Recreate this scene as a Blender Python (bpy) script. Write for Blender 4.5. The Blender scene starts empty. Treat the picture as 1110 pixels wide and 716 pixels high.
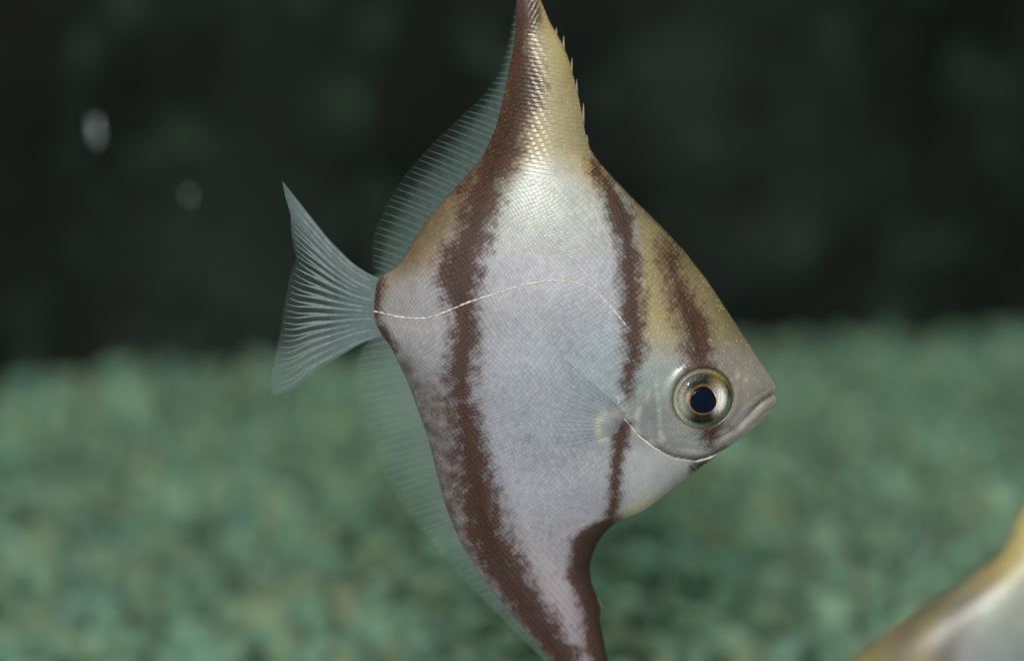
import bpy, math, random
import numpy as np
from mathutils import Matrix, Vector

SC = bpy.context.scene
COL = SC.collection
R = math.radians
rng = np.random.default_rng(7)
random.seed(7)

# ------------------------------------------------------------------ camera, world, lamps, exposure
PITCH = R(11.0)
DIST = 0.60                      # camera to the fish
PXM = 0.1825e-3                  # metres per photo pixel at the fish
F_PX = DIST / PXM
CAM = np.array([0.0, -DIST * math.cos(PITCH), DIST * math.sin(PITCH)])
FWD = np.array([0.0, math.cos(PITCH), -math.sin(PITCH)])
UPV = np.array([0.0, math.sin(PITCH), math.cos(PITCH)])

cd = bpy.data.cameras.new('camera')
cam = bpy.data.objects.new('camera', cd)
COL.objects.link(cam)
cam.location = CAM
cam.rotation_euler = (math.pi / 2 - PITCH, 0, 0)
cd.sensor_width = 36.0
cd.lens = 36.0 * F_PX / 1110.0
cd.clip_start, cd.clip_end = 0.01, 50.0
cd.dof.use_dof = True
cd.dof.focus_distance = 0.593
cd.dof.aperture_fstop = 6.2
SC.camera = cam

W = bpy.data.worlds.new('World')
SC.world = W
W.use_nodes = True
W.node_tree.nodes['Background'].inputs[0].default_value = (0.55, 0.8, 0.75, 1)
W.node_tree.nodes['Background'].inputs[1].default_value = 0.04


def area(name, loc, target, size, power, color, size_y=None):
    d = bpy.data.lights.new(name, 'AREA')
    d.energy = power
    d.color = color
    d.size = size
    if size_y:
        d.shape = 'RECTANGLE'
        d.size_y = size_y
    o = bpy.data.objects.new(name, d)
    COL.objects.link(o)
    o.location = loc
    o.rotation_euler = (Vector(target) - Vector(loc)).to_track_quat('-Z', 'Y').to_euler()
    return o


area('camera_flash', (-0.02, -0.62, 0.25), (0.0, 0.05, 0.0), 0.07, 4.55, (1.0, 0.98, 0.95))
area('overhead_fill', (0.0, 0.34, 0.62), (0.0, 0.36, -0.12), 1.1, 4.2, (0.86, 1.0, 0.86), 0.42)  # unseen fill light added overhead to brighten the gravel

SC.view_settings.view_transform = 'Standard'
SC.view_settings.look = 'None'
SC.view_settings.exposure = 0.0
SC.view_settings.gamma = 1.0
SC.cycles.max_bounces = 10
SC.cycles.transparent_max_bounces = 24
SC.cycles.caustics_reflective = False
SC.cycles.use_denoising = True

FLOOR_Z = -0.1255


def P(px, py, depth=0.0):
    """world point on the upright plane y = -depth that the photo pixel looks at"""
    px = np.asarray(px, float)
    py = np.asarray(py, float)
    dx = (px - 555.0) / F_PX
    up = (358.0 - py) / F_PX
    dy = FWD[1] + up * UPV[1]
    dz = FWD[2] + up * UPV[2]
    s = (-depth - CAM[1]) / dy
    return np.stack([CAM[0] + s * dx, np.zeros_like(s * dx) - depth, CAM[2] + s * dz], -1)


# ------------------------------------------------------------------ object helpers
def mesh_obj(name, verts, faces, mat, parent=None, smooth=True, attrs=None):
    me = bpy.data.meshes.new(name)
    verts = np.asarray(verts, float)
    me.from_pydata(verts.tolist(), [], faces if isinstance(faces, list) else faces.tolist())
    if attrs:
        for k, (typ, val) in attrs.items():
            a = me.attributes.new(k, typ, 'POINT')
            val = np.asarray(val, np.float32)
            if typ == 'FLOAT':
                a.data.foreach_set('value', val.ravel())
            elif typ == 'FLOAT_VECTOR':
                a.data.foreach_set('vector', val.ravel())
            else:
                c = np.ones((len(val), 4), np.float32)
                c[:, :3] = val
                a.data.foreach_set('color', c.ravel())
    if smooth:
        me.polygons.foreach_set('use_smooth', np.ones(len(me.polygons), bool))
    me.materials.append(mat)
    me.update()
    o = bpy.data.objects.new(name, me)
    COL.objects.link(o)
    o.parent = parent
    return o


def thing(name, label, cat, group=None):
    o = bpy.data.objects.new(name, None)
    COL.objects.link(o)
    o.empty_display_size = 0.01
    o['label'] = label
    o['category'] = cat
    if group:
        o['group'] = group
    return o


def grid_faces(nr, nc, wrap=False, base=0):
    r = np.arange(nr - 1)[:, None]
    c = np.arange(nc if wrap else nc - 1)[None, :]
    c2 = (c + 1) % nc
    f = np.stack([r * nc + c, r * nc + c2, (r + 1) * nc + c2, (r + 1) * nc + c], -1)
    return f.reshape(-1, 4) + base


def tube(pts, rad, seg=6, flat=1.0):
    """tapered tube along pts (n,3); flat squeezes it along y"""
    pts = np.asarray(pts, float)
    n = len(pts)
    rad = np.broadcast_to(np.asarray(rad, float), (n,))
    tan = np.gradient(pts, axis=0)
    tan /= np.linalg.norm(tan, axis=1)[:, None] + 1e-12
    ref = np.array([0, 1.0, 0])
    a = np.cross(tan, ref)
    a /= np.linalg.norm(a, axis=1)[:, None] + 1e-12
    b = np.cross(a, tan)
    th = np.arange(seg) * 2 * math.pi / seg
    v = pts[:, None] + rad[:, None, None] * (np.cos(th)[None, :, None] * a[:, None] + flat * np.sin(th)[None, :, None] * b[:, None])
    f = grid_faces(n, seg, True).tolist()
    f.append(list(range(seg))[::-1])
    f.append(list(range((n - 1) * seg, n * seg)))
    return v.reshape(-1, 3), f


def join(parts):
    vs, fs, k = [], [], 0
    for v, f in parts:
        vs.append(v)
        fs += [[i + k for i in q] for q in f]
        k += len(v)
    return np.concatenate(vs), fs


def resample(poly, n):
    poly = np.asarray(poly, float)
    d = np.r_[0, np.cumsum(np.linalg.norm(np.diff(poly, axis=0), axis=1))]
    t = np.linspace(0, d[-1], n)
    return np.stack([np.interp(t, d, poly[:, i]) for i in range(poly.shape[1])], -1)


def smooth_poly(poly, n, k=6):
    p = resample(poly, n)
    for _ in range(k):
        q = p.copy()
        q[1:-1] = 0.25 * p[:-2] + 0.5 * p[1:-1] + 0.25 * p[2:]
        p = q
    return p


def sstep(a, b, x):
    t = np.clip((x - a) / (b - a), 0, 1)
    return t * t * (3 - 2 * t)


def poly_dist(x, y, poly):
    """distance to a polyline, signed side of the nearest segment, and position 0..1 along it"""
    poly = np.asarray(poly, float)
    best = np.full(x.shape, 1e9)
    side = np.zeros(x.shape)
    along = np.zeros(x.shape)
    L = np.r_[0, np.cumsum(np.linalg.norm(np.diff(poly, axis=0), axis=1))]
    for i in range(len(poly) - 1):
        a, b = poly[i], poly[i + 1]
        d = b - a
        l2 = d @ d + 1e-9
        t = np.clip(((x - a[0]) * d[0] + (y - a[1]) * d[1]) / l2, 0, 1)
        dx, dy = x - a[0] - t * d[0], y - a[1] - t * d[1]
        dd = np.hypot(dx, dy)
        m = dd < best
        best = np.where(m, dd, best)
        side = np.where(m, np.sign(d[0] * dy - d[1] * dx), side)
        along = np.where(m, (L[i] + t * math.sqrt(l2)) / L[-1], along)
    return best, side, along


def lin(r, g, b):
    return tuple(((c / 255 + 0.055) / 1.055) ** 2.4 if c > 10 else c / 255 / 12.92 for c in (r, g, b))


# ------------------------------------------------------------------ material helpers
class N:
    def __init__(self, name):
        self.m = bpy.data.materials.new(name)
        self.m.use_nodes = True
        self.t = self.m.node_tree
        self.t.nodes.clear()
        self.out = self.t.nodes.new('ShaderNodeOutputMaterial')

    def n(self, typ, props=None, **ins):
        nd = self.t.nodes.new('ShaderNode' + typ)
        for k, v in (props or {}).items():
            setattr(nd, k, v)
        for k, v in ins.items():
            k = k.replace('_', ' ')
            key = int(k[1:]) if k[0] == 'i' and k[1:].isdigit() else k
            s = nd.inputs[key]
            if hasattr(v, 'is_output'):
                self.t.links.new(v, s)
            else:
                s.default_value = v if not (isinstance(v, tuple) and len(v) == 3 and s.type == 'RGBA') else (*v, 1)
        return nd

    def attr(self, name, out='Fac'):
        return self.n('Attribute', {'attribute_name': name}).outputs[out]

    def math(self, op, a, b=0.0, c=0.0, clamp=False):
        return self.n('Math', {'operation': op, 'use_clamp': clamp}, i0=a, i1=b, i2=c).outputs[0]

    def ramp(self, v, a, b, lo=0.0, hi=1.0):
        return self.n('MapRange', {'interpolation_type': 'SMOOTHSTEP'}, i0=v, i1=a, i2=b, i3=lo, i4=hi).outputs[0]

    def mix(self, fac, a, b, blend='MIX'):
        nd = self.t.nodes.new('ShaderNodeMix')
        nd.data_type = 'RGBA'
        nd.blend_type = blend
        for s, v in ((nd.inputs[0], fac), (nd.inputs[6], a), (nd.inputs[7], b)):
            if hasattr(v, 'is_output'):
                self.t.links.new(v, s)
            else:
                s.default_value = (*v, 1) if isinstance(v, tuple) and len(v) == 3 else v
        return nd.outputs[2]

    def noise(self, vec, scale, detail=3.0, rough=0.55, dim='3D'):
        return self.n('TexNoise', {'noise_dimensions': dim}, Vector=vec, Scale=scale, Detail=detail, Roughness=rough).outputs[0]

    def done(self, sh):
        self.t.links.new(sh, self.out.inputs[0])
        return self.m


def skin_material(name, band_gain=1.0, band_col=(0.052, 0.0225, 0.0148), tint=(1, 1, 1), gold=0.0):
    """silver scales over pigment attributes: pig (ground colour), band (brown bars), glit (glitter), fp (place on the flank)"""
    g = N(name)
    fp = g.attr('fp', 'Vector')
    warp = g.n('TexNoise', {'noise_dimensions': '2D'}, Vector=fp, Scale=0.008, Detail=1.0).outputs[1]
    wv = g.n('VectorMath', {'operation': 'MULTIPLY_ADD'}, i0=warp, i1=(46.0, 46.0, 0.0), i2=fp).outputs[0]
    rot = g.n('Mapping', {'vector_type': 'POINT'}, Vector=wv, Rotation=(0, 0, R(38)), Scale=(1.0, 1.0, 1.0)).outputs[0]
    vor = g.n('TexVoronoi', {'voronoi_dimensions': '2D', 'feature': 'F1'}, Vector=rot, Scale=0.25, Randomness=0.24)
    cell, cdist = vor.outputs['Color'], vor.outputs['Distance']
    cellv = g.n('SeparateColor', i0=cell).outputs[0]
    fine = g.noise(fp, 0.55, 3.0, 0.6, '2D')
    mid = g.noise(fp, 0.085, 4.0, 0.6, '2D')
    big = g.noise(fp, 0.022, 3.0, 0.5, '2D')
    pig = g.attr('pig', 'Color')
    pig = g.mix(1.0, pig, tint, 'MULTIPLY')
    sca = g.attr('scaly')
    v = g.math('MULTIPLY_ADD', g.math('MULTIPLY', g.math('SUBTRACT', cellv, 0.5), sca), 0.20, 1.16)
    v = g.math('MULTIPLY_ADD', g.math('SUBTRACT', fine, 0.5), 0.42, v)
    v = g.math('MULTIPLY_ADD', g.math('SUBTRACT', big, 0.5), 0.45, v)
    v = g.math('MULTIPLY_ADD', g.math('MULTIPLY', g.ramp(cdist, 0.30, 0.62), sca), -0.20, v)
    v = g.math('MULTIPLY_ADD', g.attr('ray'), 0.10, v)
    v = g.math('MULTIPLY_ADD', g.math('SUBTRACT', mid, 0.5), 0.40, v)
    col = g.mix(1.0, pig, g.n('CombineColor', i0=v, i1=v, i2=v).outputs[0], 'MULTIPLY')
    # faint pink / blue / straw shimmer of the guanine from scale to scale
    hue = g.n('SeparateColor', i0=cell).outputs[1]
    col = g.mix(g.ramp(hue, 0.55, 1.0, 0, 0.22), col, g.mix(1.0, col, (1.22, 0.98, 0.96), 'MULTIPLY'))
    col = g.mix(g.ramp(mid, 0.5, 0.75, 0, 0.35), col, g.mix(1.0, col, (0.88, 0.98, 1.16), 'MULTIPLY'))
    # glitter
    spk = g.n('TexVoronoi', {'voronoi_dimensions': '2D', 'feature': 'F1'}, Vector=fp, Scale=0.42, Randomness=1.0)
    sp = g.math('MULTIPLY', g.ramp(g.n('SeparateColor', i0=spk.outputs['Color']).outputs[0], 0.80, 0.99), g.ramp(spk.outputs['Distance'], 0.5, 0.15))
    sp = g.math('MULTIPLY', sp, g.attr('glit'))
    # brown bars broken up along the scale edges
    b = g.attr('band')
    b = g.math('MULTIPLY_ADD', g.math('SUBTRACT', mid, 0.5), 4.4, b)
    b = g.math('MULTIPLY_ADD', g.math('SUBTRACT', fine, 0.5), 1.6, b)
    b = g.math('MULTIPLY_ADD', g.math('SUBTRACT', cellv, 0.5), 0.30, b)
    b = g.math('MULTIPLY_ADD', g.ramp(cdist, 0.15, 0.6), 0.40, b)
    b = g.math('SUBTRACT', b, 0.0)
    b = g.math('MULTIPLY_ADD', g.math('SUBTRACT', big, 0.5), 3.2, b)
    bm = g.math('MULTIPLY', g.ramp(b, -1.6, 1.7, 0.0, 0.96), band_gain)
    bcol = g.mix(g.math('MULTIPLY_ADD', g.math('SUBTRACT', fine, 0.5), 1.2, g.ramp(mid, 0.25, 0.75)), tuple(c * 0.62 for c in band_col), tuple(c * 1.4 for c in band_col))
    bcol = g.mix(g.ramp(cdist, 0.45, 0.05, 0, 0.38), bcol, (0.15, 0.072, 0.052))
    bcol = g.mix(g.ramp(g.attr('band'), 0.8, 4.0, 0, 0.75), bcol, tuple(c_ * 0.55 for c_ in band_col))
    hz = g.math('MULTIPLY', g.attr('stain'), g.ramp(g.math('ADD', g.math('MULTIPLY', mid, 0.6), g.math('MULTIPLY', fine, 0.4)), 0.20, 0.64), clamp=True)
    col = g.mix(g.math('MULTIPLY', hz, band_gain), col, g.mix(0.5, bcol, (0.12, 0.062, 0.042)))
    col = g.mix(bm, col, bcol)
    col = g.mix(g.math('MULTIPLY', g.math('MULTIPLY', sp, 0.5), g.math('SUBTRACT', 1.0, g.math('MULTIPLY', bm, 0.75))), col, (0.78, 0.66, 0.42))
    if gold:
        col = g.mix(g.math('MULTIPLY', g.attr('edge'), gold), col, (0.44, 0.35, 0.13))
    # relief
    rays = g.attr('ray')
    h = g.math('MULTIPLY_ADD', g.math('MULTIPLY', cdist, sca), -0.42, g.math('MULTIPLY', fine, 0.28))
    h = g.math('ADD', h, g.math('MULTIPLY', rays, 0.5))
    bump = g.n('Bump', Strength=0.42, Distance=0.00015, Height=h)
    rough = g.ramp(fine, 0.2, 0.8, 0.46, 0.64)
    bs = g.n('BsdfPrincipled', Base_Color=col, Roughness=rough, Metallic=g.math('MULTIPLY_ADD', bm, -0.14, 0.17), Normal=bump.outputs[0])
    g.t.links.new(g.math('MULTIPLY_ADD', bm, -0.25, 0.45), bs.inputs['Specular IOR Level'])
    bs.inputs['Coat Weight'].default_value = 0.32
    bs.inputs['Coat Roughness'].default_value = 0.2
    g.t.links.new(bump.outputs[0], bs.inputs['Coat Normal'])
    return g.done(bs.outputs[0])


def membrane_material(name, color, lo, hi):
    """thin clear fin skin: mostly see-through, the attribute op says how much pigment it holds"""
    g = N(name)
    fp = g.attr('fp', 'Vector')
    op = g.attr('op')
    f = g.noise(fp, 0.12, 3.0, 0.6, '2D')
    fac = g.math('MULTIPLY', g.ramp(op, 0.0, 1.0, lo, hi), g.ramp(f, 0.2, 0.8, 0.75, 1.2), clamp=True)
    d = g.n('BsdfDiffuse', Color=color)
    t = g.n('BsdfTranslucent', Color=color)
    m = g.n('MixShader', i0=0.35, i1=d.outputs[0], i2=t.outputs[0])
    tr = g.n('BsdfTransparent')
    return g.done(g.n('MixShader', i0=fac, i1=tr.outputs[0], i2=m.outputs[0]).outputs[0])


def ray_material(name, color, fac=0.7):
    g = N(name)
    geo = g.n('NewGeometry').outputs['Position']
    f = g.noise(geo, 900.0, 2.0)
    col = g.mix(f, tuple(c * 0.8 for c in color), tuple(min(1, c * 1.2) for c in color))
    bs = g.n('BsdfPrincipled', Base_Color=col, Roughness=0.45)
    tr = g.n('BsdfTransparent')
    return g.done(g.n('MixShader', i0=g.ramp(f, 0.25, 0.75, fac * 0.75, min(1, fac * 1.2)), i1=tr.outputs[0], i2=bs.outputs[0]).outputs[0])


def plain(name, color, rough=0.5, metal=0.0, spec=0.5, nscale=600.0, var=0.25):
    g = N(name)
    geo = g.n('TexCoord').outputs['Object']
    f = g.noise(geo, nscale, 3.0)
    col = g.mix(f, tuple(c * (1 - var) for c in color), tuple(min(1, c * (1 + var)) for c in color))
    bs = g.n('BsdfPrincipled', Base_Color=col, Roughness=rough, Metallic=metal)
    bs.inputs['Specular IOR Level'].default_value = spec
    return g.done(bs.outputs[0])


# ------------------------------------------------------------------ setting: gravel bed, back wall
def wall_y(x):
    return 0.583 + 0.37 * x


g = N('bed_sand')
co = g.n('TexCoord').outputs['Object']
n1 = g.noise(co, 90.0, 4.0)
n2 = g.noise(co, 14.0, 3.0)
c = g.mix(g.ramp(n1, 0.3, 0.7), (0.06, 0.10, 0.075), (0.22, 0.30, 0.23))
c = g.mix(g.ramp(n2, 0.4, 0.7, 0, 0.5), c, (0.10, 0.14, 0.09))
bp = g.n('Bump', Strength=1.0, Distance=0.004, Height=n1)
M_bed = g.done(g.n('BsdfPrincipled', Base_Color=c, Roughness=0.9, Normal=bp.outputs[0]).outputs[0])

g = N('gravel_stone')
isl = g.n('NewGeometry').outputs['Random Per Island']
cr = g.n('ValToRGB')
cr.color_ramp.interpolation = 'LINEAR'
el = cr.color_ramp.elements
stops = [(0.0, (0.087, 0.164, 0.118)), (0.16, (0.120, 0.207, 0.143)), (0.36, (0.178, 0.302, 0.202)), (0.52, (0.152, 0.288, 0.220)),
         (0.66, (0.211, 0.288, 0.171)), (0.80, (0.211, 0.251, 0.156)), (0.90, (0.283, 0.441, 0.310)), (1.0, (0.106, 0.207, 0.171))]
el[0].position, el[0].color = stops[0][0], (*stops[0][1], 1)
el[1].position, el[1].color = stops[-1][0], (*stops[-1][1], 1)
for p_, c_ in stops[1:-1]:
    e = el.new(p_)
    e.color = (*c_, 1)
g.t.links.new(isl, cr.inputs[0])
co = g.n('TexCoord').outputs['Object']
big = g.noise(co, 16.0, 3.0)
sm = g.noise(co, 420.0, 3.0)
k = g.math('ADD', g.ramp(big, 0.3, 0.7, 0.82, 1.2), g.math('MULTIPLY', g.math('SUBTRACT', sm, 0.5), 0.5))
c = g.mix(1.0, cr.outputs[0], g.n('CombineColor', i0=k, i1=k, i2=k).outputs[0], 'MULTIPLY')
bp = g.n('Bump', Strength=0.5, Distance=0.0006, Height=sm)
M_stone = g.done(g.n('BsdfPrincipled', Base_Color=c, Roughness=0.75, Normal=bp.outputs[0]).outputs[0])

g = N('dark_rock')
co = g.n('TexCoord').outputs['Object']
mp = g.n('Mapping', Vector=co, Scale=(1.0, 1.0, 0.55)).outputs[0]
n1 = g.noise(mp, 9.0, 5.0, 0.6)
n2 = g.noise(co, 36.0, 3.0, 0.6)
c = g.mix(g.ramp(n1, 0.35, 0.7), (0.014, 0.017, 0.016), (0.034, 0.042, 0.038))
c = g.mix(g.ramp(n2, 0.55, 0.70, 0, 0.85), c, (0.055, 0.090, 0.064))
c = g.mix(g.ramp(n2, 0.45, 0.32, 0, 0.8), c, (0.019, 0.017, 0.015))
bp = g.n('Bump', Strength=1.0, Distance=0.006, Height=n2)
wb_ = g.n('BsdfPrincipled', Base_Color=c, Roughness=0.95, Normal=bp.outputs[0])
wb_.inputs['Specular IOR Level'].default_value = 0.08
M_wall = g.done(wb_.outputs[0])


def vnoise(x, y, seed, octaves=4):
    r = np.random.default_rng(seed)
    out = np.zeros_like(x)
    for o in range(octaves):
        for _ in range(4):
            a = r.uniform(0, 2 * math.pi)
            f = 2 ** o * r.uniform(0.7, 1.3)
            out += np.sin((x * math.cos(a) + y * math.sin(a)) * f * 2 * math.pi + r.uniform(0, 6.28)) / 2 ** o / 4
    return out


def floor_h(x, y):
    return FLOOR_Z + 0.006 * vnoise(x * 2.2, y * 2.2, 3, 2) - 0.006 + 0.003 * sstep(-0.10, 0.0, y - wall_y(x))


gx, gy = np.meshgrid(np.linspace(-2.5, 2.5, 161), np.linspace(-1.6, 1.5, 101))
bed = mesh_obj('gravel_bed', np.stack([gx, gy, floor_h(gx, gy) - 0.004], -1).reshape(-1, 3), grid_faces(101, 161), M_bed)
bed['kind'] = 'structure'
bed['label'] = 'greenish sandy aquarium floor under the gravel'

wx, wz = np.meshgrid(np.linspace(-2.6, 2.6, 361), np.linspace(-0.2, 1.6, 121))
relief = 0.016 * vnoise(wx * 4, wz * 3.2, 11, 4)
wv = np.stack([wx + relief * 0.3, wall_y(wx) + 0.02 - relief, wz], -1).reshape(-1, 3)
wall = mesh_obj('back_wall', wv, grid_faces(121, 361), M_wall)
wall['kind'] = 'structure'
wall['label'] = 'dark rough rock wall at the back of the tank'

# gravel: one mass of real stones
ico = bpy.data.meshes.new('stone_seed')
import bmesh
bm = bmesh.new()
bmesh.ops.create_icosphere(bm, subdivisions=1, radius=1.0)
iv = np.array([v.co[:] for v in bm.verts])
itri = np.array([[v.index for v in f.verts] for f in bm.faces])
bm.free()
bpy.data.meshes.remove(ico)
pitch = 0.0082
sx, sy = np.meshgrid(np.arange(-0.62, 0.62, pitch), np.arange(-0.12, 0.84, pitch))
sx = sx.ravel() + rng.uniform(-0.5, 0.5, sx.size) * pitch
sy = sy.ravel() + rng.uniform(-0.5, 0.5, sy.size) * pitch
keep = sy < wall_y(sx) + 0.012
sx, sy = sx[keep], sy[keep]
ns = len(sx)
rad = rng.uniform(0.0034, 0.0062, ns) * np.where(rng.random(ns) < 0.12, 1.5, 1.0)
ax = rng.normal(size=(ns, 4))
ax /= np.linalg.norm(ax, axis=1)[:, None]
w_, x_, y_, z_ = ax.T
rot = np.stack([1 - 2 * (y_**2 + z_**2), 2 * (x_ * y_ - w_ * z_), 2 * (x_ * z_ + w_ * y_),
                2 * (x_ * y_ + w_ * z_), 1 - 2 * (x_**2 + z_**2), 2 * (y_ * z_ - w_ * x_),
                2 * (x_ * z_ - w_ * y_), 2 * (y_ * z_ + w_ * x_), 1 - 2 * (x_**2 + y_**2)], -1).reshape(-1, 3, 3)
sv = iv[None] * (1 + rng.uniform(-0.18, 0.18, (ns, len(iv), 1))) * np.stack([rng.uniform(0.8, 1.25, ns), rng.uniform(0.7, 1.1, ns), rng.uniform(0.6, 0.9, ns)], -1)[:, None]
sv = np.einsum('nij,nkj->nki', rot, sv) * rad[:, None, None]
sv += np.stack([sx, sy, floor_h(sx, sy) + rng.uniform(-0.002, 0.003, ns)], -1)[:, None]
sf = (itri[None] + (np.arange(ns) * len(iv))[:, None, None]).reshape(-1, 3)
me = bpy.data.meshes.new('gravel')
me.vertices.add(ns * len(iv))
me.vertices.foreach_set('co', sv.astype(np.float32).ravel())
me.loops.add(sf.size)
me.loops.foreach_set('vertex_index', sf.astype(np.int32).ravel())
me.polygons.add(len(sf))
me.polygons.foreach_set('loop_start', np.arange(0, sf.size, 3, dtype=np.int32))
me.polygons.foreach_set('use_smooth', np.ones(len(sf), bool))
me.materials.append(M_stone)
me.update(calc_edges=True)
grv = bpy.data.objects.new('gravel', me)
COL.objects.link(grv)
grv['kind'] = 'stuff'
grv['label'] = 'green and olive aquarium gravel covering the floor'
grv['category'] = 'gravel'

# ------------------------------------------------------------------ fish: outline in photo pixels
LEFT = np.array([(568, -42), (563, -25), (560, 0), (559, 25), (557, 50), (550, 83), (544, 113), (537, 140), (523, 170), (506, 190),
                 (490, 207), (468, 231), (450, 258), (436, 281), (426, 292), (412, 299), (408, 306), (406, 322), (405, 338), (407, 350),
                 (414, 362), (423, 373), (432, 392), (443, 416), (454, 446), (464, 474), (473, 510), (483, 548), (497, 582),
                 (518, 618), (545, 653), (576, 688), (594, 712), (622, 748), (655, 784), (671, 802)], float)
RIGHT = np.array([(571, -42), (579, -20), (586, 0), (595, 22), (604, 38), (611, 50), (617, 66), (622, 84), (628, 108), (632, 130), (635, 146),
                  (640, 162), (652, 179), (668, 196), (684, 213), (714, 242), (742, 272), (767, 304), (788, 336), (808, 366), (824, 391),
                  (836, 407), (841, 416), (842.5, 421), (837, 425), (843, 429), (843, 435), (837, 444), (821, 460), (799, 477), (784, 487), (774, 494),
                  (751, 511), (730, 527), (710, 543), (695, 554), (677, 560), (667, 565), (657, 574), (648, 586), (642, 601), (639, 614),
                  (641, 630), (647, 645), (651, 656), (650.5, 673), (654, 690), (659, 716), (665, 750), (671, 785), (672.5, 802)], float)
Y0, Y1, NR, NC = -42.0, 802.0, 500, 230


def _edge(tab, yy, sig):
    fy = np.arange(Y0 - 20, Y1 + 20, 0.5)
    x = np.interp(fy, tab[:, 1], tab[:, 0])
    kk = np.arange(-int(sig * 6), int(sig * 6) + 1) * 0.5
    w = np.exp(-0.5 * (kk / sig) ** 2)
    w /= w.sum()
    x = np.convolve(np.pad(x, len(kk) // 2, mode='edge'), w, 'valid')
    return np.interp(yy, fy, x)


def xl(y):
    return _edge(LEFT, y, 2.6)


def xr(y):
    return _edge(RIGHT, y, 1.7)


# inflate the outline (Poisson) to get the half-thickness of the flank
def solve_inflate():
    phi = None
    for h in (16, 8, 4):
        ys = np.arange(Y0 - 16, Y1 + 17, h)
        xs = np.arange(376, 873, h)
        m = (xs[None] > xl(ys)[:, None]) & (xs[None] < xr(ys)[:, None])
        if phi is None:
            phi = np.zeros(m.shape)
        else:
            iy = np.clip(np.arange(len(ys)) * h / (2 * h), 0, phi.shape[0] - 1.001)
            ix = np.clip(np.arange(len(xs)) * h / (2 * h), 0, phi.shape[1] - 1.001)
            a, b = iy.astype(int), ix.astype(int)
            fy, fx = (iy - a)[:, None], (ix - b)[None]
            a1, b1 = np.minimum(a + 1, phi.shape[0] - 1), np.minimum(b + 1, phi.shape[1] - 1)
            phi = (phi[a][:, b] * (1 - fy) * (1 - fx) + phi[a1][:, b] * fy * (1 - fx) + phi[a][:, b1] * (1 - fy) * fx + phi[a1][:, b1] * fy * fx)
        phi = phi * m
        for _ in range(900):
            s = np.zeros_like(phi)
            s[1:-1, 1:-1] = (phi[:-2, 1:-1] + phi[2:, 1:-1] + phi[1:-1, :-2] + phi[1:-1, 2:]) * 0.25 + h * h * 0.25
            phi = s * m
    return xs, ys, phi


PX, PY, PHI = solve_inflate()
PHI = PHI / PHI.max()


def blur(a, k):
    for _ in range(k):
        a = (np.roll(a, 1, 0) + np.roll(a, -1, 0) + 2 * a) / 4
        a = (np.roll(a, 1, 1) + np.roll(a, -1, 1) + 2 * a) / 4
    return a


TH = blur(np.sqrt(np.maximum(PHI, 0)), 3)


def bil(a, x, y):
    h = PX[1] - PX[0]
    u = np.clip((x - PX[0]) / h, 0, len(PX) - 1.001)
    v = np.clip((y - PY[0]) / h, 0, len(PY) - 1.001)
    i, j = v.astype(int), u.astype(int)
    fy, fx = v - i, u - j
    return a[i, j] * (1 - fy) * (1 - fx) + a[i + 1, j] * fy * (1 - fx) + a[i, j + 1] * (1 - fy) * fx + a[i + 1, j + 1] * fy * fx


GILL = [(664, 418), (668, 430), (676, 444), (690, 461), (707, 475), (727, 487), (752, 493), (770, 490), (785, 485)]
SUBORB = [(724, 452), (735, 464), (752, 470), (772, 470), (788, 464), (798, 450)]
PREOP = [(706, 398), (711, 418), (713, 440), (714, 466), (724, 478), (745, 485)]
MAXILLA = [(838, 425), (826, 431), (815, 440), (805, 450), (797, 462), (793, 473)]
FOLD = [(836, 416), (820, 424), (808, 433), (797, 447)]
JAW = [(842, 437), (826, 446), (812, 459), (800, 472)]
EYE = (760.0, 424.0)


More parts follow.
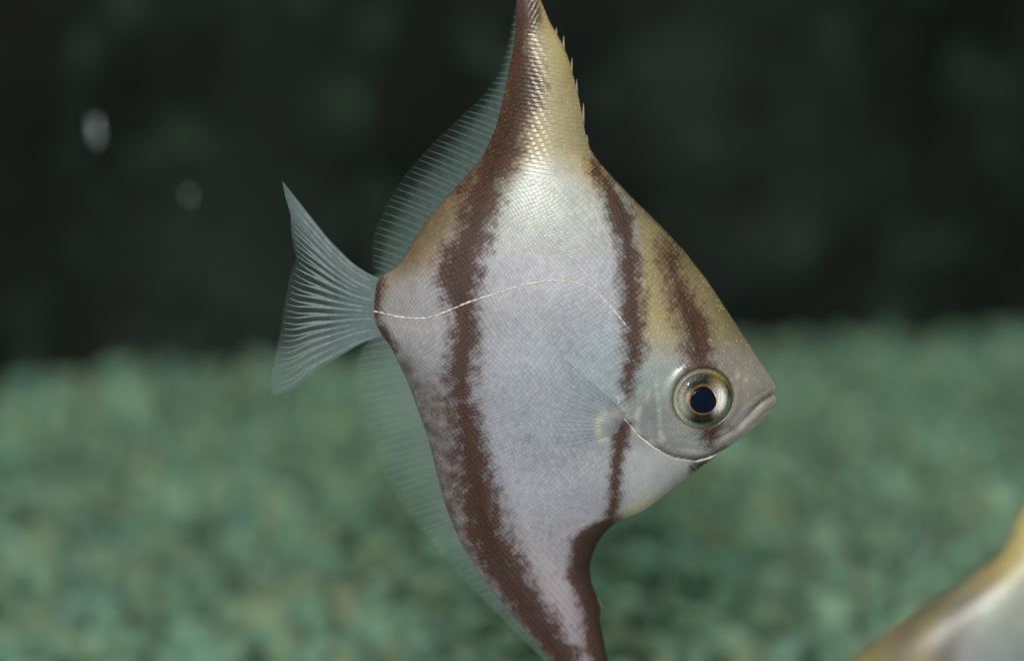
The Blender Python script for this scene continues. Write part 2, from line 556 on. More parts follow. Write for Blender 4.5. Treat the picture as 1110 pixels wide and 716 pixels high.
def thick(x, y):
    """half thickness of the body in photo pixels"""
    de = np.minimum(x - xl(y), xr(y) - x)
    t = 47.0 * bil(TH, x, y)
    kk = 9.5 - 4.0 * sstep(540, 640, y)
    tl = (9.5 - 5.5 * sstep(340, 450, y) - 4.5 * sstep(310, 240, y)) * np.sqrt(np.maximum(x - xl(y), 0)) + 0.12 * np.maximum(x - xl(y), 0)
    tr = kk * np.sqrt(np.maximum(xr(y) - x, 0))
    t = (np.maximum(t, 1e-3) ** -6.0 + np.maximum(tl, 1e-3) ** -6.0 + np.maximum(tr, 1e-3) ** -6.0) ** (-1 / 6.0)
    # cheek plates, gill edge step, jaw folds, nostril
    d, s, a = poly_dist(x, y, GILL)
    inside = s < 0
    t = t + np.where(inside, 3.2 * np.exp(-d / 16.0), -1.2 * np.exp(-(d / 5.0) ** 2)) * sstep(0.0, 0.08, a) * sstep(1.0, 0.93, a) * sstep(0, 12, de)
    d, s, a = poly_dist(x, y, PREOP)
    t = t + np.where(s < 0, 1.5 * np.exp(-d / 9.0), -0.6 * np.exp(-(d / 3.0) ** 2)) * sstep(0, .15, a) * sstep(1, .8, a)
    d, s, a = poly_dist(x, y, SUBORB)
    t = t + np.where(s < 0, 1.3 * np.exp(-d / 6.0), -0.5 * np.exp(-(d / 3.0) ** 2)) * sstep(0, .15, a) * sstep(1, .8, a)
    for pl, w, dep in ((MAXILLA, 2.6, -2.4), (FOLD, 3.0, -0.45), (JAW, 3.0, -0.4)):
        d, s, a = poly_dist(x, y, pl)
        t = t + dep * np.exp(-(d / w) ** 2) * (0.25 + 0.75 * sstep(0.6, 0.2, a)) * sstep(1.0, 0.75, a) * sstep(0, 5, de)
        t = t - dep * 0.22 * np.exp(-((d - 2.4 * w) / w) ** 2) * sstep(1.0, 0.75, a) * sstep(0, 7, de)
    for nx, ny, r_, hh in ((800, 404, 4.0, 2.0), (809, 409, 3.4, 1.7), (796, 413, 2.5, -1.6)):
        t = t + hh * np.exp(-((x - nx) ** 2 + (y - ny) ** 2) / r_ ** 2)
    # socket: rim then a shallow pit the eyeball sits in
    r = np.hypot(x - EYE[0], (y - EYE[1]) * 1.02)
    t = t + 2.6 * np.exp(-((r - 37) / 5.0) ** 2) - 9.0 * sstep(34, 27, r)
    # pectoral pad
    r = np.hypot((x - 656) / 9.0, (y - 455) / 16.0)
    t = t + 3.0 * np.exp(-r ** 2)
    return np.maximum(t, 0.0)


# ------------------------------------------------------------------ pigment
def band_rows(x, y, rows, soft):
    rows = np.asarray(rows, float)
    yy = np.clip(y, rows[0, 0], rows[-1, 0])
    a = np.interp(yy, rows[:, 0], rows[:, 1])
    b = np.interp(yy, rows[:, 0], rows[:, 2])
    da = np.interp(yy + 12, rows[:, 0], rows[:, 1] + rows[:, 2]) - np.interp(yy - 12, rows[:, 0], rows[:, 1] + rows[:, 2])
    sl = np.clip(da / 48, -1.5, 1.5)
    sd = np.minimum(x - a, b - x) / np.sqrt(1 + sl ** 2)
    sd = np.minimum(sd, np.minimum(y - rows[0, 0], rows[-1, 0] - y))
    return np.clip(sd / soft, -6, 4)


BAND_REAR = [(-45, 550, 581.5), (0, 552, 579.5), (20, 548, 583.5), (40, 546, 574.5), (60, 545, 577.5), (90, 544, 587.5), (115, 538, 583.5), (150, 528.5, 568.5),
             (200, 504.5, 546.5), (240, 494.5, 536.5), (280, 477.5, 521.5), (300, 476.5, 521.5), (320, 482.5, 520.5), (345, 492.5, 522.5), (380, 483.5, 517.5), (420, 488.5, 515.5), (460, 493.5, 520.5),
             (500, 496.5, 530.5), (550, 500.5, 544.5), (600, 514.5, 561.5), (650, 545, 593), (690, 574, 618), (716, 592, 635), (760, 626, 660), (805, 659, 686)]
BAND_SHOULDER = [(164, 636, 641), (180, 638, 654), (192, 643, 664), (220, 657, 683), (255, 667, 690), (290, 670, 692), (325, 673, 694), (350, 677, 694),
                 (372, 676, 697), (390, 674, 689), (410, 672, 684), (426, 672, 682)]
BAND_BELLY = [(446, 666, 684), (460, 665, 680), (490, 659, 675), (520, 659, 673), (545, 657, 671), (556, 652, 672), (566, 634, 674), (576, 619, 664), (600, 614, 652),
              (620, 615, 650), (640, 622, 656), (660, 627, 664), (690, 634, 668), (716, 638, 672), (760, 650, 690), (805, 660, 700)]
BAND_EYE = [(262, 714, 726), (276, 715, 738), (290, 718, 738), (310, 724, 748), (340, 732, 764), (365, 738, 769), (396, 741, 776)]
BAND_CHEEK = [(452, 755, 783), (462, 757, 781), (472, 762, 777), (480, 766, 773)]
BAND_CHIN = [(494, 749, 775), (500, 749, 771), (508, 750, 762)]
BAND_PED = [(299, 407, 417), (312, 405, 416), (338, 402, 412), (352, 405, 416), (366, 413, 426), (380, 420, 432)]


def pigment(x, y):
    de_l, de_r = x - xl(y), xr(y) - x
    de = np.minimum(de_l, de_r)
    col = np.zeros(x.shape + (3,))
    col[:] = lin(158, 158, 163)

    def put(w, c):
        nonlocal col
        w = np.clip(w, 0, 1)[..., None]
        col = col * (1 - w) + np.array(lin(*c)) * w

    def blob(cx, cy, rx, ry, ang=0.0):
        ca, sa = math.cos(R(ang)), math.sin(R(ang))
        u = ((x - cx) * ca + (y - cy) * sa) / rx
        v = (-(x - cx) * sa + (y - cy) * ca) / ry
        return np.exp(-(u * u + v * v))

    put(blob(600, 470, 150, 120) * 0.75, (150, 152, 167))            # lilac grey flank
    put(blob(640, 390, 70, 70) * 0.7, (136, 152, 160))
    put(sstep(520, 640, y) * 0.8, (164, 153, 161))                   # pinkish belly lobe
    put(sstep(285, 225, y) * 0.85, (157, 163, 154))                  # upper back
    put(blob(600, 212, 80, 34) * 0.35, (174, 180, 172))               # reflected sheen painted into the colour under the dorsal lobe
    put(sstep(196, 150, y + 0.1 * (x - 600)) * 0.95, (144, 135, 100))   # straw dorsal lobe
    put(sstep(150, 60, y) * sstep(22, 4, de_r) * 0.8, (168, 150, 98))
    put(sstep(75, 8, de_l) * sstep(340, 270, y) * sstep(140, 190, y) * 0.9, (130, 110, 74))   # tan hind back
    head = (x - 690) + 0.35 * (y - 300)
    hx = x - np.interp(y, [r_[0] for r_ in BAND_SHOULDER], [r_[2] for r_ in BAND_SHOULDER])
    put(sstep(-6, 10, hx) * sstep(405, 345, y - 0.2 * (x - 760)) * 0.95, (138, 126, 88))   # olive forehead
    put(sstep(20, 0, de_r) * sstep(190, 240, y) * sstep(420, 340, y) * 0.6, (112, 98, 60))
    put(blob(645, 182, 26, 16, 40) * 0.8, (190, 160, 100))
    put(blob(708, 330, 18, 60, -8) * 0.6, (166, 154, 110))
    put(blob(705, 420, 34, 40) * 0.85, (132, 152, 148))              # cheek plates
    put(blob(735, 468, 34, 14, 20) * 0.8, (136, 148, 144))
    put(blob(815, 420, 34, 40) * 0.8, (146, 143, 130))               # snout
    put(blob(800, 404, 7, 6) * 0.8, (186, 186, 170))
    put(blob(811, 409, 5, 5) * 0.7, (176, 178, 160))
    put(blob(812, 452, 26, 9, -45) * 0.7, (158, 152, 142))
    put(blob(826, 440, 16, 5, -38) * 0.7, (172, 168, 160))
    d, s, a = poly_dist(x, y, GILL)
    put(np.where(s > 0, 1, 0) * sstep(100, 20, d) * sstep(460, 484, y + 0.2 * (x - 700)) * 0.8, (176, 178, 180))   # breast
    put(blob(690, 547, 26, 10, -30) * 0.8, (190, 184, 152))
    put(np.where(s < 0, np.exp(-(d / 5.0) ** 2), 0) * sstep(0.2, 0.5, a) * 0.9, (80, 68, 60))      # shade in the gill-edge groove, painted into the colour
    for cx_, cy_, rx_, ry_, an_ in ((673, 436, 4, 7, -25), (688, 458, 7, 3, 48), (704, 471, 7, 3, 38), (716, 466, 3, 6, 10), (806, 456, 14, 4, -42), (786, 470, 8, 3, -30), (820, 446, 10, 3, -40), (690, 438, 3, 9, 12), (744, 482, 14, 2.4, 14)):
        put(blob(cx_, cy_, rx_, ry_, an_) * 0.75, (208, 202, 198))  # glints on cheek, gill and jaw painted in as pale spots
    put(blob(800, 400, 40, 12, 48) * 0.25, (112, 100, 76))
    for pl, w in ((MAXILLA, 2.2), (FOLD, 1.6), (JAW, 1.4)):
        d, s, a = poly_dist(x, y, pl)
        put(np.exp(-(d / w) ** 2) * sstep(0.9, 0.25, a) * (0.8 if pl is MAXILLA else 0.4), (70, 60, 54))
    d, s, a = poly_dist(x, y, PREOP)
    put(np.exp(-(d / 2.6) ** 2) * 0.55 * sstep(0, .2, a), (176, 186, 176))
    put(blob(790, 459, 6, 5) * 0.6, (80, 62, 52))
    r = np.hypot((x - 655) / 9.5, (y - 453) / 15.0)
    put(np.exp(-((r - 0.85) / 0.4) ** 2) * sstep(668, 648, x) * 0.8, (206, 206, 182))
    put(np.exp(-(np.hypot(x - 664, y - 440) / 5) ** 2) * 0.9, (206, 200, 170))
    put(blob(700, 422, 3.0, 8, 10) * 0.7, (190, 170, 150))
    put(blob(440, 346, 36, 12) * 0.5, (180, 176, 172))
    put(blob(412, 312, 6, 8) * 0.6, (170, 150, 110))
    # fold where the translucent eye ring begins
    r = np.hypot(x - EYE[0], y - EYE[1])
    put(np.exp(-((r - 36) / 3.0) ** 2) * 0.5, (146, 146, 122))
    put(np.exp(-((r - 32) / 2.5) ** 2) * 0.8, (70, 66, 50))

    band = band_rows(x, y, BAND_REAR, 8.0)
    for rows, soft in ((BAND_SHOULDER, 5.5), (BAND_BELLY, 4.2), (BAND_EYE, 7.5), (BAND_CHEEK, 5.0), (BAND_CHIN, 4.5), (BAND_PED, 4.2)):
        band = np.maximum(band, band_rows(x, y, rows, soft))
    # hind lower edge: a weaker brown wash, and thin dark ribs of the breast outline
    stain = sstep(40, 6, de_l) * sstep(352, 400, y) * sstep(640, 560, y) * 0.85
    stain = np.maximum(stain, sstep(60, 10, np.abs(x - (464 + (y - 420) * 0.36))) * sstep(370, 430, y) * sstep(620, 560, y) * 0.85)
    stain = np.maximum(stain, sstep(48, 4, de_l) * sstep(325, 240, y) * 0.5)
    stain = np.maximum(stain, sstep(9, 2, de_r) * sstep(540, 580, y) * 0.9)
    stain = np.maximum(stain, sstep(6, 0, de_r) * sstep(150, 175, y) * sstep(320, 240, y) * 0.9)
    stain = np.maximum(stain, sstep(60, 110, head) * 0.16 + 0.12 * blob(800, 430, 60, 40))
    stain = np.maximum(stain, 0.45 * blob(735, 480, 40, 10, 18) + 0.4 * blob(715, 300, 30, 40) + 0.45 * blob(705, 440, 34, 34))
    stain = np.maximum(stain, 0.3 * blob(440, 330, 40, 40))
    stain = np.maximum(stain, blob(634, 690, 12, 40, -12) * 0.4)
    stain = np.maximum(stain, sstep(5, 0, de_r) * sstep(150, 60, y) * 0.5)
    glit = sstep(0, 30, head) * sstep(420, 360, y) + blob(640, 185, 40, 30) + 0.4 * sstep(240, 200, y) + 0.35 * blob(690, 370, 30, 60) + 0.6 * blob(715, 450, 45, 40) + 0.7 * blob(805, 425, 40, 40) + 0.12
    edge = sstep(46, 4, de) * (sstep(240, 120, y) * 1.0 + 0.2 * sstep(10, 60, head) * sstep(30, 5, de_r))
    # relief of the rays inside the dorsal and anal lobes
    u = (y - 0.18 * (x - 600)) * 2 * math.pi / 4.6
    ray = np.sin(u) * sstep(200, 150, y)
    v = ((x - 560) * 0.80 + (y - 20) * 0.45) * 2 * math.pi / 4.2
    tip = sstep(70, 30, y + (x - 560) * 1.2)
    ray = ray * (1 - tip) + np.sin(v) * tip
    w = ((x - 600) * 0.75 - (y - 640) * 0.62) * 2 * math.pi / 6.0
    ray = ray + 0.6 * np.sin(w) * sstep(540, 620, y)
    scaly = 1 - 0.85 * sstep(215, 165, y) - 0.45 * sstep(0, 60, head) * sstep(250, 300, y) - 0.6 * sstep(560, 640, y)
    return col, band, np.clip(stain, 0, 1), np.clip(glit, 0, 1), np.clip(edge, 0, 1), ray, np.clip(scaly, 0.1, 1)


M_skin = skin_material('silver_skin')
M_skin2 = skin_material('grey_gold_skin', band_gain=0.75, band_col=(0.075, 0.055, 0.038), tint=(0.50, 0.54, 0.50), gold=0.85)
M_fin = membrane_material('fin_membrane', (0.15, 0.21, 0.20), 0.03, 0.66)
M_fin_low = membrane_material('lower_fin_membrane', (0.27, 0.36, 0.345), 0.04, 0.46)
M_tail = membrane_material('tail_membrane', (0.215, 0.285, 0.285), 0.05, 0.85)
M_ray = ray_material('fin_ray', (0.22, 0.30, 0.28), 0.13)
M_tailray = ray_material('tail_ray', (0.33, 0.41, 0.41), 0.36)
M_pec = membrane_material('pectoral_membrane', (0.34, 0.40, 0.43), 0.0, 0.16)
M_pecray = ray_material('pectoral_ray', (0.50, 0.53, 0.55), 0.16)
M_line = plain('lateral_line_scale', (0.74, 0.68, 0.62), 0.4, nscale=500, var=0.35)
M_gill = plain('gill_membrane', (0.74, 0.72, 0.70), 0.25, spec=0.7, nscale=220, var=0.4)
M_stub = plain('fin_stub_skin', (0.22, 0.17, 0.14), 0.5)
M_spine = plain('spine_bone', (0.26, 0.22, 0.14), 0.4, nscale=700)
M_pupil = plain('pupil_black', (0.004, 0.008, 0.022), 0.25, spec=0.2)

g = N('iris_silver')
ic = g.attr('pig', 'Color')
fp = g.attr('fp', 'Vector')
f = g.noise(fp, 0.35, 4.0, 0.6, '2D')
ic = g.mix(1.0, ic, g.n('CombineColor', i0=g.ramp(f, 0.2, 0.8, 0.7, 1.3), i1=g.ramp(f, 0.2, 0.8, 0.72, 1.28), i2=g.ramp(f, 0.2, 0.8, 0.75, 1.25)).outputs[0], 'MULTIPLY')
bp = g.n('Bump', Strength=0.4, Distance=0.0002, Height=f)
M_iris = g.done(g.n('BsdfPrincipled', Base_Color=ic, Roughness=0.42, Metallic=0.1, Normal=bp.outputs[0]).outputs[0])

g = N('cornea_clear')
fr = g.n('Fresnel', IOR=1.28)
gl = g.n('BsdfGlossy', Roughness=0.03)
tr = g.n('BsdfTransparent', Color=(0.97, 0.98, 0.96, 1))
M_cornea = g.done(g.n('MixShader', i0=fr.outputs[0], i1=tr.outputs[0], i2=gl.outputs[0]).outputs[0])


def lay(x, y, off_px, side=1.0):
    """points in the fish's plane, off_px proud of the mid plane towards the camera side"""
    p = P(x, y)
    p[..., 1] = -np.asarray(off_px) * PXM * side
    return p


def build_body(parent):
    rows = np.linspace(Y0, Y1, NR)
    u = np.linspace(0, 1, NC)
    s = 0.45 * u + 0.55 * (0.5 - 0.5 * np.cos(math.pi * u))
    a, b = xl(rows), np.maximum(xr(rows), xl(rows) + 1.5)
    x = a[:, None] + (b - a)[:, None] * s[None]
    y = np.repeat(rows[:, None], NC, 1)
    t = thick(x, y)
    t[:, 0] = t[:, -1] = 0
    front = lay(x, y, t)
    back = lay(x, y, -t)
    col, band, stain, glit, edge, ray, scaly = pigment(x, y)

    def ring(f, k=None):
        k = f if k is None else k
        return np.concatenate([f, k[:, -2:0:-1]], axis=1)
    v = ring(front, back)
    nc = v.shape[1]
    f = grid_faces(NR, nc, True).tolist()
    f.append(list(range(nc))[::-1])
    f.append(list(range((NR - 1) * nc, NR * nc)))
    f = [q[::-1] for q in f]
    fpv = np.stack([x, y, np.zeros_like(x)], -1)
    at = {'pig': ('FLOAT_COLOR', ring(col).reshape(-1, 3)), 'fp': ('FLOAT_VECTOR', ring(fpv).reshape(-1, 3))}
    for k, q in (('band', band), ('stain', stain), ('glit', glit), ('edge', edge), ('ray', ray), ('scaly', scaly)):
        at[k] = ('FLOAT', ring(q).ravel())
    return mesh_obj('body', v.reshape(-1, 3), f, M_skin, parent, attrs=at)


def slab(name, base, outer, nr, nc, t0, t1, mat, parent, opf):
    """closed thin fin membrane between two polylines (px)"""
    A, B = resample(base, nr), resample(outer, nr)
    w = np.linspace(0, 1, nc)
    xy = A[:, None] * (1 - w)[None, :, None] + B[:, None] * w[None, :, None]
    x, y = xy[..., 0], xy[..., 1]
    t = (t0 + (t1 - t0) * w)[None] * np.ones((nr, 1))
    t[:, -1] = 0.05
    r = np.repeat(np.linspace(0, 1, nr)[:, None], nc, 1)
    op = opf(r, np.repeat(w[None], nr, 0), x, y)
    fr, bk = lay(x, y, t), lay(x, y, -t)
    v = np.concatenate([fr.reshape(-1, 3), bk.reshape(-1, 3)])
    f1 = grid_faces(nr, nc)
    f = f1.tolist() + f1[:, ::-1].__add__(nr * nc).tolist()
    n = nr * nc
    for i in range(nr - 1):
        f.append([i * nc + nc - 1, (i + 1) * nc + nc - 1, n + (i + 1) * nc + nc - 1, n + i * nc + nc - 1])
        f.append([(i + 1) * nc, i * nc, n + i * nc, n + (i + 1) * nc])
    for j in range(nc - 1):
        f.append([j + 1, j, n + j, n + j + 1])
        k = (nr - 1) * nc
        f.append([k + j, k + j + 1, n + k + j + 1, n + k + j])
    fpv = np.stack([x, y, 0 * x], -1).reshape(-1, 3)
    return mesh_obj(name, v, f, mat, parent, attrs={'op': ('FLOAT', np.r_[op.ravel(), op.ravel()]), 'fp': ('FLOAT_VECTOR', np.r_[fpv, fpv])})


def soft_fin(name, base, outer, nrays, parent, w0, fade=0.55, mat=None):
    A, B = smooth_poly(base, 120, 4), smooth_poly(outer, 120, 8)
    fin = slab(name, A, B, 120, 14, 1.0, 0.3, mat or M_fin, parent,
               lambda r, w, x, y: np.clip((0.66 * (1 - w) ** 1.2 + 0.14) * sstep(1.0, fade, w) + ((0.12 + 0.2 * sstep(0.55, 0.8, r)) * np.exp(-((w - 0.9) / 0.07) ** 2) if fade > 0.6 else 0), 0, 1))
    for k in range(nrays):
        q = (k + 0.5 + random.uniform(-0.22, 0.22)) / nrays
        i = q * 119
        a = np.array([np.interp(i, np.arange(120), A[:, c]) for c in (0, 1)])
        b = np.array([np.interp(i, np.arange(120), B[:, c]) for c in (0, 1)])
        l = 0.97 + 0.04 * random.random()
        w = np.linspace(0, l, 9)
        pt = a[None] * (1 - w)[:, None] + b[None] * w[:, None]
        nrm = np.array([-(b - a)[1], (b - a)[0]]) / (np.linalg.norm(b - a) + 1e-6)
        pt += nrm[None] * (np.sin(w * math.pi) * 0.9)[:, None]
        rad = (w0 * (1 - 0.88 * w ** 1.3)) * PXM
        v, f = tube(lay(pt[:, 0], pt[:, 1], 0.0 * w), rad, 6, 1.5)
        mesh_obj('fin_ray', v, f, M_ray, fin)
    return fin


def build_fish():
    root = thing('striped_fish', 'large silver fish with dark brown bars in sharp focus in the middle', 'fish', 'fish swimming in the tank')
    body = build_body(root)

    # ---- long soft dorsal fin behind the lobe, long soft anal fin behind its lobe
    soft_fin('dorsal_fin',
             [(418, 305), (432, 294), (446, 274), (458, 256), (476, 230), (496, 208), (524, 178), (543, 140), (552, 108), (560, 62), (566, 0)],
             [(407, 301), (403, 282), (404, 256), (418, 222), (440, 187), (467, 157), (494, 131), (521, 106), (540, 82), (550, 50), (560, 0)],
             46, root, 2.1)
    soft_fin('anal_fin',
             [(416, 356), (430, 376), (444, 400), (458, 436), (472, 474), (481, 512), (492, 548), (506, 584), (528, 620), (556, 656), (586, 690), (606, 716), (640, 756)],
             [(407, 362), (388, 380), (383, 417), (396, 470), (417, 518), (443, 560), (474, 597), (506, 633), (538, 664), (566, 692), (588, 713), (602, 728), (634, 764)],
             62, root, 2.0, 0.80, M_fin_low)

    # ---- tail fin: fan of rays with clear skin between them
    tb = [(414, 303), (411, 312), (409, 324), (408, 336), (409, 348), (412, 357), (416, 364)]
    to = [(306, 196), (309, 212), (315, 232), (316, 250), (317, 262), (321, 280), (314, 300), (309, 326), (306, 346), (302, 370), (297, 392), (293, 414), (297, 428)]
    A, B = smooth_poly(tb, 140, 2), smooth_poly(to, 140, 2)
    up = smooth_poly([(414, 302), (400, 297), (382, 285), (356, 259), (330, 226), (306, 196)], 40, 3)
    lo = smooth_poly([(416, 364), (400, 369), (388, 374), (366, 387), (340, 403), (315, 423), (297, 428)], 40, 3)

    def tail_pt(q, w):
        """q 0..1 from the upper to the lower margin, w 0..1 from root to trailing edge"""
        a = np.array([np.interp(q * 139, np.arange(140), A[:, c]) for c in (0, 1)]).T
        b = np.array([np.interp(q * 139, np.arange(140), B[:, c]) for c in (0, 1)]).T
        st = a * (1 - w)[..., None] + b * w[..., None]
        us = np.array([np.interp(w * 39, np.arange(40), up[:, c]) for c in (0, 1)]).T
        ls = np.array([np.interp(w * 39, np.arange(40), lo[:, c]) for c in (0, 1)]).T
        su = A[0] * (1 - w)[..., None] + B[0] * w[..., None]
        sl = A[-1] * (1 - w)[..., None] + B[-1] * w[..., None]
        # bend like the margins at both sides (Coons patch)
        return st + (us - su) * (1 - q)[..., None] + (ls - sl) * q[..., None]
    nr, nc = 90, 40
    q = np.repeat(np.linspace(0, 1, nr)[:, None], nc, 1)
    w = np.repeat(np.linspace(0, 1, nc)[None], nr, 0)
    xy = tail_pt(q.ravel(), w.ravel()).reshape(nr, nc, 2)
    x, y = xy[..., 0], xy[..., 1]
    t = 1.3 * (1 - w) ** 1.5 + 0.3
    t[:, -1] = t[0] = t[-1] = 0.05
    op = np.clip(0.95 * (1 - w) ** 2.2 + 0.50 * sstep(0.36, 0.08, q) + 0.34 * sstep(0.64, 0.92, q) + 0.05, 0, 1)
    v = np.concatenate([lay(x, y, t).reshape(-1, 3), lay(x, y, -t).reshape(-1, 3)])
    f1 = grid_faces(nr, nc)
    f = f1.tolist() + (f1[:, ::-1] + nr * nc).tolist()
    fpv = np.stack([x, y, 0 * x], -1).reshape(-1, 3)
    tail = mesh_obj('tail_fin', v, f, M_tail, root, attrs={'op': ('FLOAT', np.r_[op.ravel(), op.ravel()]), 'fp': ('FLOAT_VECTOR', np.r_[fpv, fpv])})
    NT = 17
    for k in range(NT):
        q0 = (k + 0.5) / NT
        q0 = 0.5 + (q0 - 0.5) * 0.99
        parts = []
        wv_ = np.linspace(0, 0.72, 14)
        mainp = tail_pt(np.full(14, q0), wv_)
        wid = (3.0 + 0.5 * math.sin(k * 2.4))
        parts.append(tube(lay(mainp[:, 0], mainp[:, 1], 0 * wv_), wid * 0.62 * (1 - (wv_ / 0.74) ** 3) * PXM, 6, 0.8))
        for sgn in (-1, 1):
            wb = np.linspace(0.36, 0.985 - 0.03 * random.random(), 16)
            qb = np.clip(q0 + sgn * (wb - 0.36) / 0.64 * 0.27 / NT, 0.004, 0.996)
            bp_ = tail_pt(qb, wb)
            parts.append(tube(lay(bp_[:, 0], bp_[:, 1], 0 * wb), wid * 0.52 * sstep(0.34, 0.5, wb) * (1 - sstep(0.6, 1.02, wb) * 0.85) * PXM + 1e-6, 6, 0.8))
        vv, ff = join(parts)
        mesh_obj('fin_ray', vv, ff, M_tailray, tail)

    # ---- things that exist on both flanks
    def surf(x, y, lift, side):
        return lay(x, y, thick(np.asarray(x, float), np.asarray(y, float)) + lift, side)

    for side in (1.0, -1.0):
        # lateral line: row of small pored scales standing a little proud
        pl = smooth_poly([(405, 336), (418, 337), (430, 339), (447, 340), (462, 339), (475, 335), (487, 330), (504, 322), (520, 316), (537, 311), (553, 305), (568, 300.5),
                          (585, 297.5), (601, 296), (620, 297.5), (634, 302), (646, 309), (662, 326), (677, 344)], 200, 4)
        wob = 0.5 * np.sin(np.arange(200) * 1.9) + 0.4 * np.sin(np.arange(200) * 0.83)
        rad = np.clip(0.78 + 0.42 * np.sin(np.arange(200) * 1.25) + 0.22 * np.sin(np.arange(200) * 0.37 + 1) + 0.15 * np.sin(np.arange(200) * 0.11), 0.16, 1.3) * PXM
        v, f = tube(surf(pl[:, 0], pl[:, 1] + 0.4 * wob, 0.65, side), rad, 6)
        mesh_obj('lateral_line', v, f, M_line, root)

        # white rim of the gill cover
        gp = smooth_poly([(668, 432), (675, 443), (683, 453), (691, 463), (708, 477), (727, 489.5), (752, 495.5), (768, 493), (781, 488)], 80, 3)
        q_ = np.linspace(0, 1, 80)
        rr = (0.5 + 0.9 * np.exp(-((q_ - 0.40) / 0.16) ** 2) + 1.1 * np.exp(-((q_ - 0.88) / 0.10) ** 2) + 0.25 * np.sin(np.arange(80) * 0.9) + 0.15 * np.sin(np.arange(80) * 2.3)) * 0.72 * sstep(0, 0.12, q_) * sstep(1.0, 0.9, q_) * PXM + 2e-6
        v, f = tube(surf(gp[:, 0], gp[:, 1] + 0.8, 1.0, side), rr, 8)
        mesh_obj('gill_cover_rim', v, f, M_gill, root)

        # pectoral fin: clear fan lying over the flank
        nq, nw = 30, 24
        ang = np.radians(np.linspace(138, 196, nq))
        ln = 88 * (1 - 0.30 * np.linspace(0, 1, nq) ** 1.6) * np.linspace(1, 1, nq)
        wv_ = np.linspace(0.0, 1, nw)
        bx = 677 - 9 * np.linspace(0, 1, nq)
        by = 437 + 22 * np.linspace(0, 1, nq)
        X = bx[:, None] + ln[:, None] * wv_[None] * np.cos(ang)[:, None]
        Y = by[:, None] - ln[:, None] * wv_[None] * np.sin(ang)[:, None]
        lift = 2.0 + 5.0 * wv_[None] * np.ones((nq, 1))
        fr = surf(X, Y, lift, side)
        bk = surf(X, Y, lift - 0.5, side)
        v = np.concatenate([fr.reshape(-1, 3), bk.reshape(-1, 3)])
        f1 = grid_faces(nq, nw)
        f = f1.tolist() + (f1[:, ::-1] + nq * nw).tolist()
        op = 0.9 * (1 - wv_)[None] ** 1.5 + 0.18 + 0 * X
        fpv = np.stack([X, Y, 0 * X], -1).reshape(-1, 3)
        pec = mesh_obj('pectoral_fin', v, f, M_pec, root, attrs={'op': ('FLOAT', np.r_[op.ravel(), op.ravel()]), 'fp': ('FLOAT_VECTOR', np.r_[fpv, fpv])})
        for k in range(nq // 2):
            i = k * 2
            v, f = tube(surf(X[i], Y[i], lift[i] - 0.2, side), (0.75 - 0.5 * wv_) * PXM * (1.6 if k == 0 else 1.0), 5)
            mesh_obj('fin_ray', v, f, M_pecray, pec)

        # ---- eye
        na, nb = 64, 26
        th = np.linspace(0, 2 * math.pi, na, endpoint=False)
        rr = np.linspace(13.0, 33.5, nb)
        RR, TT = np.meshgrid(rr, th, indexing='ij')
        ex, ey = EYE[0] + RR * np.cos(TT), EYE[1] + 1.0 - RR * np.sin(TT) * 0.985
        t0 = float(thick(np.array([EYE[0] - 42.0]), np.array([EYE[1]]))[0] + thick(np.array([EYE[0] + 40.0]), np.array([EYE[1]]))[0]) * 0.5
        prof = np.interp(rr, [13, 16, 22, 27, 30, 33.5], [3.2, 4.2, 3.6, 1.8, 1.4, -2.5])
        # tilt of the whole eye with the flank
        slope = (float(thick(np.array([EYE[0] + 42.0]), np.array([EYE[1]]))[0]) - float(thick(np.array([EYE[0] - 42.0]), np.array([EYE[1]]))[0])) / 84.0
        off = t0 + prof[:, None] + slope * (ex - EYE[0])
        ic = np.zeros(RR.shape + (3,))
        ic[:] = lin(120, 117, 112)

        def put(wt, c):
            nonlocal ic
            wt = np.clip(wt, 0, 1)[..., None]
            ic = ic * (1 - wt) + np.array(lin(*c)) * wt
        cs, sn = np.cos(TT), np.sin(TT)
        adiff = lambda deg, wd: np.exp(-((np.degrees(np.angle(np.exp(1j * (TT - R(deg))))) / wd) ** 2))
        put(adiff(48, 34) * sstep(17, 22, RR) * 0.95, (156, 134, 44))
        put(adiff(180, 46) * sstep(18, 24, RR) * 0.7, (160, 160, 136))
        put(adiff(352, 40) * sstep(28, 21, RR) * 1.3, (255, 255, 255))  # flash highlight right of the pupil, painted white into the iris
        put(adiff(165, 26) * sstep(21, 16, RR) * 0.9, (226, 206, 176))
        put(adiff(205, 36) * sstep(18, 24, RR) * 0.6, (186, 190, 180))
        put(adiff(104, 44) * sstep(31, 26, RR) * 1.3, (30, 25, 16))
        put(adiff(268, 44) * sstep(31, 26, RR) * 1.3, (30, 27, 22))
        put(np.exp(-((RR - 27.5) / 1.4) ** 2) * 0.5, (84, 78, 48))
        put(np.exp(-((RR - 30.2) / 1.6) ** 2) * 0.22, (160, 160, 142))
        put(adiff(355, 46) * sstep(26.5, 29, RR) * 0.9, (70, 70, 56))
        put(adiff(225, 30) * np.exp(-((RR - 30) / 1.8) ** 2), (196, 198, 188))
        put(sstep(31.2, 33, RR), (78, 72, 54))
        put(np.exp(-((RR - 15.3) / 1.0) ** 2) * 0.85, (176, 112, 74))
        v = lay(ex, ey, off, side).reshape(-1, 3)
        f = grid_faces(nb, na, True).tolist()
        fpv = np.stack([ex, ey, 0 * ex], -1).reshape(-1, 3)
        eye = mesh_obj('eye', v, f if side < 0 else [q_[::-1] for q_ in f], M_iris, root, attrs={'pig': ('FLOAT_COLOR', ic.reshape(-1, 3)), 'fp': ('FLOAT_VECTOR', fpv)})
        # pupil: slightly egg-shaped lens front
        pr = np.linspace(0.02, 1, 12)
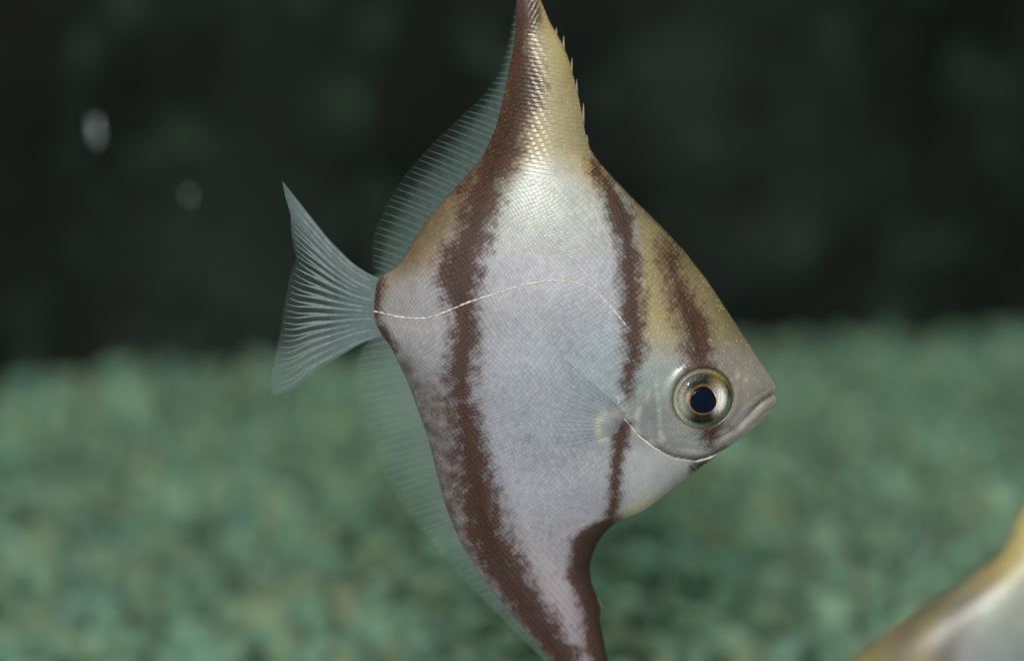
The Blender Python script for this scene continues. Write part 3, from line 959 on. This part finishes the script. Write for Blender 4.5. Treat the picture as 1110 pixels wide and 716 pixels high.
        RP, TP = np.meshgrid(pr, th, indexing='ij')
        ux, uy = RP * np.cos(TP) * 15.6, RP * np.sin(TP) * 14.0
        ux *= 1 + 0.05 * np.cos(TP)
        ca, sa = math.cos(R(-18)), math.sin(R(-18))
        qx, qy = EYE[0] + ux * ca - uy * sa - 0.5, EYE[1] + 3.0 - (ux * sa + uy * ca)
        offp = t0 + 4.9 - 0.7 * RP ** 2 + slope * (qx - EYE[0]) - 1.8 * sstep(0.93, 1.0, RP)
        v = lay(qx, qy, offp, side).reshape(-1, 3)
        f = grid_faces(12, na, True).tolist() + [list(range(na))[::-1]]
        mesh_obj('pupil', v, f, M_pupil, eye)
        # cornea dome
        cr_ = np.linspace(0.02, 1, 20)
        RC, TC = np.meshgrid(cr_, th, indexing='ij')
        cx, cy = EYE[0] + RC * np.cos(TC) * 30, EYE[1] + 1.0 - RC * np.sin(TC) * 29.5
        offc = t0 + 1.8 + 9.0 * np.sqrt(1 - 0.985 * RC ** 2) + slope * (cx - EYE[0])
        v = lay(cx, cy, offc, side).reshape(-1, 3)
        f = grid_faces(20, na, True).tolist() + [list(range(na))[::-1]]
        mesh_obj('cornea', v, f, M_cornea, eye)

    # ---- short spines stepped along the front of the dorsal lobe
    for (ax_, ay, bx_, by_) in ((598, 62, 603, 30), (606, 84, 611, 39), (613, 112, 620, 63), (621, 138, 625, 86), (627, 156, 632.5, 112), (633, 172, 636, 146)):
        w = np.linspace(0, 1, 8)
        px = ax_ + (bx_ - ax_) * w + 1.6 * np.sin(w * math.pi)
        py = ay + (by_ - ay) * w
        v, f = tube(lay(px, py, 0 * w), (3.4 * (1 - w) ** 0.7 + 0.3) * PXM, 6)
        mesh_obj('dorsal_spine', v, f, M_spine, root)
    # ---- stub of a pelvic fin
    w = np.linspace(0, 1, 7)
    v, f = tube(lay(647 + 8 * w, 648 + 16 * w - 4 * w * w, 0 * w), (1.5 * (1 - w) + 0.25) * PXM, 6)
    mesh_obj('pelvic_fin', v, f, M_stub, root)
    return root


fish = build_fish()


# ------------------------------------------------------------------ second fish, nearer the glass and out of focus
def copy_tree(o, parent=None):
    c = o.copy()
    COL.objects.link(c)
    c.parent = parent
    for ch in list(o.children):
        copy_tree(ch, c)
    return c


fish2 = copy_tree(fish)
fish2['label'] = 'blurred pale fish with yellow fin edges cut off by the lower right corner'
for ch in fish2.children:
    if ch.name.startswith('body'):
        ch.data = ch.data.copy()
        ch.data.materials[0] = M_skin2
S2 = 0.84
YB = -0.10
M2 = Matrix.Rotation(R(-11.5), 4, 'Y').inverted() @ Matrix.Rotation(math.pi, 4, 'Z')
M2 = Matrix.Scale(S2, 4) @ M2
anchor = M2 @ Vector(P(637, 164))
goal = Vector(P(1088, 603, -YB))
fish2.matrix_world = Matrix.Translation(goal - anchor) @ M2

# ------------------------------------------------------------------ small air bubbles adrift in the dark water
g = N('bubble_skin')
fr = g.n('LayerWeight', Blend=0.35)
gl = g.n('BsdfGlossy', Roughness=0.10, Color=(0.9, 0.93, 1.0, 1))
tr = g.n('BsdfTransparent')
M_bub = g.done(g.n('MixShader', i0=g.ramp(fr.outputs['Facing'], 0, 1, 0.35, 0.9), i1=tr.outputs[0], i2=gl.outputs[0]).outputs[0])


def ball(c, r, n=20):
    th, ph = np.meshgrid(np.linspace(0, math.pi, n), np.linspace(0, 2 * math.pi, 2 * n, endpoint=False), indexing='ij')
    v = np.stack([np.sin(th) * np.cos(ph), np.sin(th) * np.sin(ph), np.cos(th)], -1) * r + np.asarray(c)
    return v.reshape(-1, 3), grid_faces(n, 2 * n, True).tolist()


def bubble(px, py, y, label, balls):
    c = P(px, py, -y)
    o = mesh_obj('air_bubble', *join([ball((dx, 0, dz), r) for dx, dz, r in balls]), M_bub)
    o.location = c
    o['label'] = label
    o['category'] = 'bubble'
    o['group'] = 'air bubbles adrift in the dark water'


bubble(104, 142, 0.26, 'brighter oval air bubble, blurred, in the dark upper left', [(0.0002, -0.0022, 0.0014), (0.0001, -0.0011, 0.0016), (0.0, 0.0, 0.0017), (-0.0001, 0.0011, 0.0016), (-0.0002, 0.0021, 0.0014)])
bubble(205, 212, 0.26, 'faint round air bubble below and right of the bright oval one', [(0, 0, 0.0012)])
